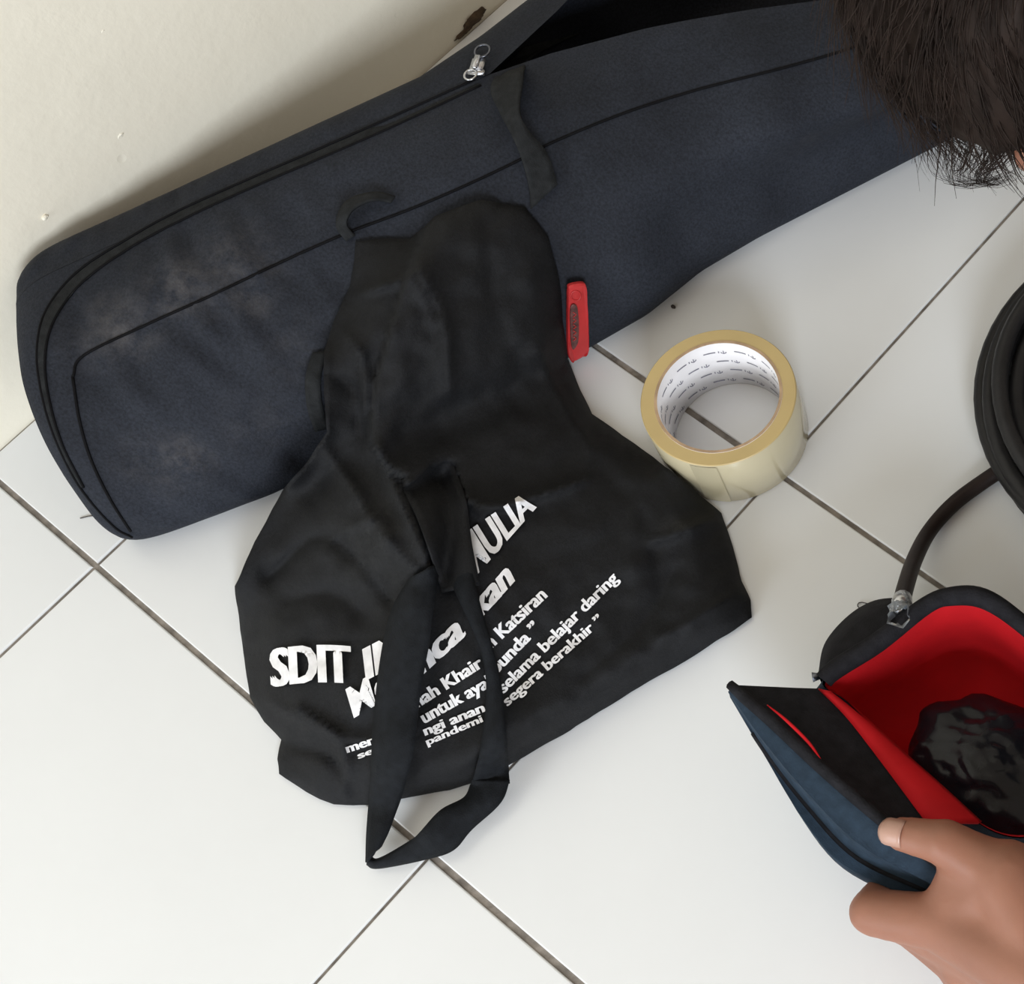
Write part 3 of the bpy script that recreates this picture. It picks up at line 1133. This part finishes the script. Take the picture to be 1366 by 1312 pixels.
V, F = loft([ring_scaled(1.0, 0.002, False), ring_scaled(1.10, -.02, False), ring_scaled(1.12, .035), ring_scaled(1.06, .006), ring_scaled(0.98, .001)], True, False, True)
mesh_obj('outer_shell', V, F, M['navy_pad'], pouch)
V, F = loft([ring_scaled(0.985, 0.0005, False), ring_scaled(0.93, -.012, False), ring_scaled(0.90, .04), ring_scaled(0.86, .016), ring_scaled(0.5, .010)], True, False, True)
lining = mesh_obj('lining', V, F[:], M['red_lining'], pouch)
lining['label'] = 'bright red cloth lining'
# black binding along the far rim only
k0, k1 = 0, int(NR * 8.4 / 14)
bind = [rim[i] + Vector((0, 0, .001)) for i in range(k0, k1)]
V, F = tube_data(bind, [0.0052 + 0.0012 * math.sin(i * .35) * .3 for i in range(len(bind))], 10)
mesh_obj('rim_binding', V, F, M['pouch_black'], pouch)
# lid: thick padded flap hinged along the near rim
h0 = [(1094, 920, .079), (1130, 950, .080), (1178, 1004, .081), (1222, 1056, .082), (1262, 1102, .083)]
l1 = [(974, 913, .098), (1034, 966, .103), (1098, 1026, .105), (1177, 1094, .104), (1264, 1160, .100)]
hm = [(1060, 917, .086), (1102, 955, .087), (1152, 1010, .088), (1205, 1068, .089), (1270, 1125, .089)]
l2 = [(971, 922, .096), (1020, 985, .104), (1080, 1052, .106), (1152, 1120, .104), (1252, 1178, .099)]
l3 = [(973, 926, .088), (1024, 1006, .078), (1078, 1076, .075), (1144, 1144, .075), (1240, 1190, .076)]
l4 = [(974, 930, .086), (1020, 1008, .080), (1066, 1084, .083), (1124, 1152, .083), (1222, 1200, .080)]
l5 = [(980, 934, .078), (1026, 1012, .066), (1066, 1086, .064), (1122, 1156, .064), (1212, 1204, .064)]
l6 = [(1000, 935, .070), (1050, 1005, .056), (1092, 1072, .052), (1146, 1135, .052), (1240, 1190, .054)]
l7 = [(1090, 925, .066), (1128, 958, .060), (1176, 1012, .058), (1222, 1062, .058), (1280, 1122, .062)]


def prow(pl, n=26):
    return [at(*p) for p in crom(pl, n)]


V, F = loft([prow(l1), prow([((a[0] * 2 + b[0]) / 3, (a[1] * 2 + b[1]) / 3, a[2] + .001) for a, b in zip(l2, l3)]), prow(l2), prow(l3), prow(l4), prow(l5), prow(l6), prow(l7)], False)
lid_top = prow(l1)
lid = mesh_obj('lid_padding', V, F, M['navy_pad'], pouch)
lid['label'] = 'thick navy padded lid edge'
# end caps of the padding
nrow = 26
V2, F2 = tube_data([p + Vector((0, 0, .0005)) for p in prow(l1)], [.0034 * min(1, .75 + i / 8) for i in range(26)], 8)
mesh_obj('lid_rim', V2, F2, M['pouch_black'], pouch)
V2, F2 = tube_data([p + Vector((0, 0, .0015)) for p in prow(l3)][4:], .0016, 8)
mesh_obj('lid_zipper', V2, F2, M['pouch_black'], pouch)
for e in (0, nrow - 1):
    ringv = [V[i * nrow + e] for i in range(8)]
    c = sum((Vector(q) for q in ringv), Vector()) / 8
    mesh_obj('lid_end', [*ringv, c], [(k, (k + 1) % 8, 8) for k in range(8)], M['navy_pad'], lid)
V, F = loft([prow(l1), prow([((a[0] + b[0]) / 2, (a[1] + b[1]) / 2, (a[2] + b[2]) / 2 - .002) for a, b in zip(l1, hm)]), prow(hm)], False)
mesh_obj('lid_panel', V, F, M['pouch_black'], pouch, label='black inner panel of the lid')
h1 = [(1106, 922, .081), (1150, 958, .082), (1205, 1008, .083), (1255, 1052, .084), (1305, 1098, .084)]
V, F = loft([prow(hm), prow(h0), prow(h1)], False)
# the strip between lid panel and opening widens towards the hand
hmr = [(1092, 918, .0800), (1128, 955, .083), (1166, 1004, .086), (1205, 1056, .0885), (1236, 1098, .090)]
V, F = loft([prow(hmr), prow([((a[0] + b[0]) / 2, (a[1] + b[1]) / 2, (a[2] + b[2]) / 2 + .0022) for a, b in zip(hmr, h1)]), prow(h1), prow([(p[0] + 4, p[1] - 2, p[2] - .012) for p in h1])], False)
solidify(mesh_obj('lining_hinge', V, F, M['red_lining'], pouch), 0.001, 0)
V, F = loft([prow(hm), prow([(p[0], p[1], p[2] - .001) for p in hmr])], False)
mesh_obj('lid_binding', V, F, M['pouch_black'], pouch)
# red line of a pocket mouth in the lid panel
sl = [at(*p) for p in crom([(1024, 941, .1005), (1050, 962, .1045), (1080, 992, .1045), (1098, 1018, .106)], 16)]
V, F = tube_data([p + Vector((0, 0, .0012)) for p in sl], [0.0003 + 0.0006 * math.sin(math.pi * i / 15) for i in range(16)], 8)
mesh_obj('pocket_trim', V, F, M['red_lining'], pouch)
# black outside pocket behind the far wall
p_in = [(1101, 906, .072), (1130, 884, .074), (1165, 858, .076), (1195, 836, .078), (1222, 816, .080)]
p_top = [(1096, 897, .066), (1112, 866, .066), (1140, 834, .066), (1170, 814, .068), (1205, 803, .070)]
p_out = [(1091, 900, .050), (1100, 858, .046), (1130, 822, .044), (1165, 801, .046), (1204, 796, .050)]
p_bot = [at(p[0] + 6, p[1] + 4, .0) for p in p_out]
V, F = loft([prow(p_in), prow(p_top), prow(p_out), [Vector((q.x, q.y, .012)) for q in prow(p_out)], [Vector((q.x, q.y, .0015)) for q in prow(p_in)]], False)
mesh_obj('outside_pocket', V, F, M['pouch_black'], pouch)
tg = at(1090, 902, .052)
V, F = tube_data([tg + (at(1108, 898, .052) - tg) * .6, tg, at(1084, 903, .052)], [.0016, .0022, .0030], 8)
mesh_obj('toggle', V, F, M['metal_dark'], pouch)

# black film-wrapped thing inside the pouch
bm = bmesh.new()
bmesh.ops.create_icosphere(bm, subdivisions=5, radius=1)
ic = at(1335, 1035, .046)
for v in bm.verts:
    q = v.co.copy()
    r1 = 1 - abs(noise.noise(Vector((q.x * 1.6 + q.y * 1.4, q.y * 5.0 - q.x * 4.0, q.z * 2.0)))) * 2
    r2 = 1 - abs(noise.noise(Vector((q.x * 2.4 - q.y * .8, q.y * 9.0 + q.x * 3.0, 5 + q.z * 3.0)))) * 2
    k = 1 + 0.10 * noise.noise(q * 2.0) + (0.09 * max(0, r1) ** 3 + 0.05 * max(0, r2) ** 4) * max(0, q.z)
    v.co = ic + Vector((q.x * .054 * k, q.y * .038 * k, q.z * .026 * k))
    v.co.z = max(v.co.z, .0125)
ob = bm_obj('wrapped_item', bm, M['plastic'])
tag(ob, 'black item wrapped in shiny crinkled plastic film inside the pouch', 'packet')

# ------------------------------------------------------------------ person
person = thing('person', 'person with dark hair bending forward and pinching the lid of the pouch', 'person', (0.92, 0.66, 0))


def cone_data(a, b, ra, rb, seg=16, rings=5):
    """round-ended tapered limb"""
    a, b = Vector(a), Vector(b)
    t = (b - a).normalized()
    pts, rr = [], []
    for i in range(rings):
        an = math.pi / 2 * (1 - i / rings)
        pts.append(a - t * ra * math.sin(an))
        rr.append(max(ra * math.cos(an), ra * .05))
    for i in range(9):
        u = i / 8
        pts.append(a + (b - a) * u)
        rr.append(ra + (rb - ra) * u)
    for i in range(1, rings + 1):
        an = math.pi / 2 * i / rings
        pts.append(b + t * rb * math.sin(an))
        rr.append(max(rb * math.cos(an), rb * .05))
    return tube_data(pts, rr, seg)


def ell_data(c, axes, seg=24):
    bm = bmesh.new()
    bmesh.ops.create_uvsphere(bm, u_segments=seg, v_segments=seg // 2, radius=1)
    c = Vector(c)
    V = [c + axes[0] * v.co.x + axes[1] * v.co.y + axes[2] * v.co.z for v in bm.verts]
    bm.verts.index_update()
    F = [tuple(v.index for v in f.verts) for f in bm.faces]
    bm.free()
    return V, F


def remeshed(name, data, mat, parent, vox, smooth_it=6, fac=0.5):
    me = bpy.data.meshes.new(name)
    me.from_pydata([tuple(v) for v in data[0]], [], data[1])
    ob = bpy.data.objects.new(name, me)
    COL.objects.link(ob)
    m = ob.modifiers.new('r', 'REMESH')
    m.mode = 'VOXEL'
    m.voxel_size = vox
    m.use_smooth_shade = True
    s = ob.modifiers.new('s', 'SMOOTH')
    s.factor = fac
    s.iterations = smooth_it
    dg = bpy.context.evaluated_depsgraph_get()
    dg.update()
    nm = bpy.data.meshes.new_from_object(ob.evaluated_get(dg))
    ob.modifiers.clear()
    ob.data = nm
    bpy.data.meshes.remove(me)
    nm.name = name
    nm.materials.clear()
    nm.materials.append(mat)
    nm.polygons.foreach_set('use_smooth', [True] * len(nm.polygons))
    ob.parent = parent
    ob.matrix_parent_inverse = parent.matrix_world.inverted()
    return ob


# head frame: face looks down and a little towards the pouch
HC = Vector((0.396, 0.495, 0.300))
hf = Vector((0.04, -0.22, -0.97)).normalized()           # face direction
hu = Vector((-0.86, -0.40, 0.10))
hu = (hu - hf * hu.dot(hf)).normalized()                   # crown direction
hs = hu.cross(hf).normalized()
neck = HC - hu * .10 - hf * .055
NB = Vector((0.555, 0.585, 0.385))
LS, RS = Vector((0.60, 0.425, 0.375)), Vector((0.545, 0.745, 0.37))
PEL = Vector((0.94, 0.68, 0.16))
ELB = Vector((0.835, 0.245, 0.205))
WR = at(1440, 1330, .118)
parts = []
parts.append(ell_data(HC + hu * .012 - hf * .012, (hs * .074, hf * .092, hu * .088)))
parts.append(ell_data(HC - hu * .040 + hf * .022, (hs * .060, hf * .066, hu * .066)))
parts.append(cone_data(HC - hu * .088 + hf * .060, HC - hu * .080 + hf * .055, .020, .022))
parts.append(cone_data(HC + hu * .004 + hf * .086, HC - hu * .026 + hf * .104, .008, .012))     # nose
parts.append(cone_data(HC + hs * .034 + hu * .016 + hf * .076, HC - hs * .034 + hu * .016 + hf * .076, .012, .012))  # brow
for s in (-1, 1):
    parts.append(ell_data(HC + hs * (s * .076) - hu * .012 - hf * .008, (hs * .010, hf * .018, hu * .030), 16))
    parts.append(cone_data(HC + hs * (s * .034) - hu * .026 + hf * .068, HC + hs * (s * .040) - hu * .04 + hf * .05, .018, .018))
parts.append(cone_data(HC - hu * .058 - hf * .03, NB, .054, .060))
parts.append(cone_data(NB, PEL, .120, .125))
parts.append(cone_data(NB + (LS - NB) * .3, LS, .072, .056))
parts.append(cone_data(NB + (RS - NB) * .3, RS, .072, .056))
parts.append(cone_data(LS, ELB, .050, .040))
parts.append(cone_data(ELB, ELB + (WR - ELB) * .35, .040, .039))
parts.append(cone_data(ELB + (WR - ELB) * .35, WR, .039, .027))
RE, RW = Vector((0.66, 0.93, 0.20)), Vector((0.62, 1.02, 0.11))
parts.append(cone_data(RS, RE, .050, .040))
RW = Vector((0.70, 1.05, 0.185))
RE = Vector((0.80, 0.95, 0.26))
parts[-1] = cone_data(RS, RE, .050, .040)
parts.append(cone_data(RE, RW, .040, .027))
parts.append(ell_data(RW + Vector((-.035, .02, -.01)), (Vector((.05, -.02, .01)), Vector((.02, .038, 0)), Vector((0, 0, .016)))))
for k in range(5):
    b0 = RW + Vector((-.07 + .004 * k, -.005 + .017 * (k - 1) * .9, -.012))
    if k == 0:
        parts.append(cone_data(RW + Vector((-.02, -.02, -.008)), RW + Vector((-.06, -.05, -.02)), .012, .009))
    else:
        parts.append(cone_data(b0 + Vector((.02, 0, 0)), b0 + Vector((-.025, .008, -.010)), .009, .008))
        parts.append(cone_data(b0 + Vector((-.025, .008, -.010)), b0 + Vector((-.038, .01, -.034)), .008, .007))
# legs, sitting cross-legged
for hip, knee, ank in ((Vector((.97, .56, .12)), Vector((.80, .36, .085)), Vector((.70, .62, .055))),
                       (Vector((.95, .80, .12)), Vector((.72, 1.04, .085)), Vector((.74, .70, .06)))):
    parts.append(cone_data(hip, knee, .082, .056))
    parts.append(cone_data(knee, ank, .056, .036))
    f_ = (Vector((.70, .66, .04)) - ank)
    parts.append(cone_data(ank, ank + Vector((-.05, .09 if ank.y < .66 else -.09, -.015)), .036, .028))
# left hand
th_b, th_m, th_t = at(1345, 1172, .122), at(1262, 1124, .124), at(1203, 1112, .117)
MC = [at(1262, 1232, .098), at(1280, 1260, .082), at(1287, 1290, .066), at(1294, 1316, .052)]
PIP = [at(1163, 1216, .080), at(1176, 1216, .052), at(1196, 1222, .034), at(1230, 1232, .026)]
TIP = [at(1196, 1172, .046), at(1212, 1176, .036), at(1230, 1186, .022), at(1258, 1200, .018)]
parts.append(cone_data(WR, th_b, .022, .019))
parts.append(cone_data(th_b, th_m, .0155, .0112))
parts.append(cone_data(th_m, th_t, .0112, .0088))
for k in range(4):
    rk = (.0152, .0140, .0128, .0112)[k]
    parts.append(cone_data(WR + Vector((0, 0, .010 - .012 * k)), MC[k], .020, rk))
    parts.append(cone_data(MC[k], PIP[k], rk * .95, rk * .80))
    parts.append(cone_data(PIP[k], TIP[k], rk * .80, rk * .62))
parts.append(cone_data(th_b, MC[0], .0165, .0128))
parts.append(cone_data(at(1300, 1140, .118), at(1285, 1205, .106), .0105, .0145))
parts.append(cone_data(at(1288, 1158, .112), at(1272, 1205, .100), .0125, .0145))
# knuckle bumps and tendons on the back of the hand
for k in range(4):
    parts.append(ell_data(MC[k] + (CAM - MC[k]).normalized() * .004, (Vector((.0125, 0, 0)), Vector((0, .0125, 0)), Vector((0, 0, .0125))), 14))
parts.append(ell_data(th_m + (CAM - th_m).normalized() * .001, (Vector((.0122, 0, 0)), Vector((0, .0122, 0)), Vector((0, 0, .0122))), 14))
parts.append(cone_data(at(1335, 1215, .100), at(1350, 1240, .09), .026, .028))
pbody = remeshed('body', merge(*parts), M['skin'], person, 0.0028, 9)
# thumbnail
tt = (th_t - th_m).normalized()
tnor = (CAM - th_t).normalized()
tnor = (tnor - tt * tnor.dot(tt)).normalized()
tsd = tt.cross(tnor)
V, F = [], []
for i in range(7):
    for k in range(7):
        u, w = (i / 6) * 2 - 1, (k / 6) * 2 - 1
        wid = 0.0064 * (1 - 0.35 * max(0, u) ** 3)
        V.append(th_t + tt * (.0025 + .0062 * u) + tsd * (w * wid) + tnor * (.0092 - .0032 * w * w - .0012 * max(0, u) ** 2))
for i in range(6):
    for k in range(6):
        a = i * 7 + k
        F.append((a, a + 1, a + 8, a + 7))
nail = mesh_obj('thumbnail', V, F, M['nail'], person)
solidify(nail, .0008, 0)
# eyes and mouth
for s in (-1, 1):
    ec_ = HC + hs * (s * .031) + hu * .002 + hf * .0665
    V, F = ell_data(ec_, (hs * .0125, hf * .0125, hu * .0125), 16)
    e = mesh_obj('eye', V, F, M['eye'], person)
    V, F = ell_data(ec_ + hf * .0085, (hs * .0055, hf * .0048, hu * .0055), 12)
    mesh_obj('iris', V, F, M['iris'], e)
V, F = merge(tube_data([HC + hs * (.024 * x) - hu * (.056 + .002 * abs(x)) + hf * (.086 - .012 * x * x) for x in (-1, -.6, -.2, .2, .6, 1)], [.001, .004, .005, .005, .004, .001], 8),
             tube_data([HC + hs * (.022 * x) - hu * (.064 + .001 * abs(x)) + hf * (.085 - .012 * x * x) for x in (-1, -.6, -.2, .2, .6, 1)], [.001, .0045, .006, .006, .0045, .001], 8))
mesh_obj('lips', V, F, M['lip'], person)

# hair: cap with combed ridges plus loose strands
bm = bmesh.new()
bmesh.ops.create_icosphere(bm, subdivisions=5, radius=1)
kill = []
for v in bm.verts:
    q = v.co.copy()                                    # x=side, y=face, z=crown
    k = 1 + .05 * noise.noise(Vector((q.x * 9, q.y * 3, q.z * 3))) + .06 * noise.noise(q * 2.4)
    v.co = HC + hu * .014 - hf * .014 + hs * (q.x * .092 * k) + hf * (q.y * .106 * k) + hu * (q.z * .106 * k)
    if (q.y > .52 and q.z < .55) or q.z < -.72:
        kill.append(v)
bmesh.ops.delete(bm, geom=kill, context='VERTS')
cap = bm_obj('hair', bm, M['hair'], person)
solidify(cap, .006, -1)
SV, SF = [], []
rnd = random.Random(3)
for s in range(5200):
    q = Vector((rnd.gauss(0, 1), rnd.gauss(0, 1), rnd.gauss(0, 1))).normalized()
    if (q.y > .50 and q.z < .45) or q.z < -.68:
        continue
    base = HC + hu * .014 - hf * .014 + hs * (q.x * .090) + hf * (q.y * .104) + hu * (q.z * .104)
    nrm = (hs * q.x + hf * q.y + hu * q.z).normalized()
    flow = (hf * .55 - hu * .35 * (1 if q.z < .5 else .2) + Vector((0, 0, -.65)) + hs * (.25 * math.sin(q.x * 9 + q.z * 5)))
    flow = (flow - nrm * flow.dot(nrm))
    if flow.length < .05:
        continue
    flow.normalize()
    ln = rnd.uniform(.025, .05)
    curl = Vector((rnd.gauss(0, 1), rnd.gauss(0, 1), rnd.gauss(0, 1))) * .0035
    w = rnd.uniform(.00035, .0008)
    sd = flow.cross(nrm).normalized()
    o = len(SV)
    nseg = 5
    for i in range(nseg + 1):
        t = i / nseg
        p = base + flow * (ln * t) + nrm * (.003 + .012 * t - .011 * t * t) + curl * (t * t * 2.2) + Vector((0, 0, -.006 * t * t))
        p += sd * (.003 * math.sin(t * 4 + q.x * 20))
        ww_ = w * (1 - .85 * t)
        SV += [p - sd * ww_, p + sd * ww_, p + nrm * ww_]
    for i in range(nseg):
        b = o + 3 * i
        SF += [(b, b + 1, b + 4, b + 3), (b + 1, b + 2, b + 5, b + 4), (b + 2, b, b + 3, b + 5)]
# the curled lock that hangs over the tiles
for s in range(150):
    x0, y0 = rnd.uniform(1225, 1350), rnd.uniform(150, 200)
    z0 = 0.245
    ph = rnd.uniform(0, 1)
    bx = rnd.uniform(-14, 14)
    prof_px = [(x0, y0), (x0 + 6 + bx, y0 + 24), (1280 + (x0 - 1285) * .55 + bx, 228 + 16 * ph), (1305 + (x0 - 1285) * .5 + bx, 240 + 12 * ph), (1345 + bx, 226 + 14 * ph)]
    cnt = rnd.choice((3, 4, 5))
    P3 = [at(p[0], p[1], z0 - .004 * i) for i, p in enumerate(crom(prof_px[:cnt], 8))]
    w = rnd.uniform(.00022, .00045)
    o = len(SV)
    for i, p in enumerate(P3):
        ww_ = w * (1 - .8 * i / 7)
        SV += [p + Vector((ww_, 0, 0)), p + Vector((0, ww_, 0)), p + Vector((0, 0, ww_))]
    for i in range(7):
        b = o + 3 * i
        SF += [(b, b + 1, b + 4, b + 3), (b + 1, b + 2, b + 5, b + 4), (b + 2, b, b + 3, b + 5)]
st = mesh_obj('hair_strands', SV, SF, M['hair'], person)
st['kind'] = 'stuff'

# clothing
cl = [cone_data(NB + (PEL - NB) * .02, PEL, .130, .136), cone_data(NB + (LS - NB) * .35, LS, .078, .064), cone_data(NB + (RS - NB) * .35, RS, .078, .064),
      cone_data(LS, LS + (ELB - LS) * .62, .062, .056), cone_data(RS, RS + (RE - RS) * .62, .062, .056)]
remeshed('shirt', merge(*cl), M['shirt'], person, 0.007, 8)
tr = []
for hip, knee, ank in ((Vector((.97, .56, .12)), Vector((.80, .36, .085)), Vector((.70, .62, .055))),
                       (Vector((.95, .80, .12)), Vector((.72, 1.04, .085)), Vector((.74, .70, .06)))):
    tr.append(cone_data(hip, knee, .092, .066))
    tr.append(cone_data(knee, knee + (ank - knee) * .85, .066, .048))
tr.append(cone_data(Vector((.97, .56, .135)), Vector((.95, .80, .135)), .125, .125))
remeshed('trousers', merge(*tr), M['trousers'], person, 0.007, 8)

# ------------------------------------------------------------------ bits on the floor
def hair_bit(pts, label):
    P3 = [at(p[0], p[1], .0006) for p in crom(pts, 10)]
    V, F = tube_data(P3, .00035, 5)
    return tag(mesh_obj('lint_thread', V, F, M['lint'], None), label, 'thread')


hair_bit([(107, 691), (120, 688), (132, 688)], 'thin dark thread on the tile at the end of the long bag')
hair_bit([(1180, 812), (1150, 803), (1144, 808), (1152, 814)], 'curled grey thread beside the pouch pocket')
c_ = at(898, 409, .0006)
tag(blob('crumb', c_, .0018, .0012, .0008, M['lint'], None, .5, 0, 1), 'tiny dark crumb on the tile between long bag and tape roll', 'crumb')
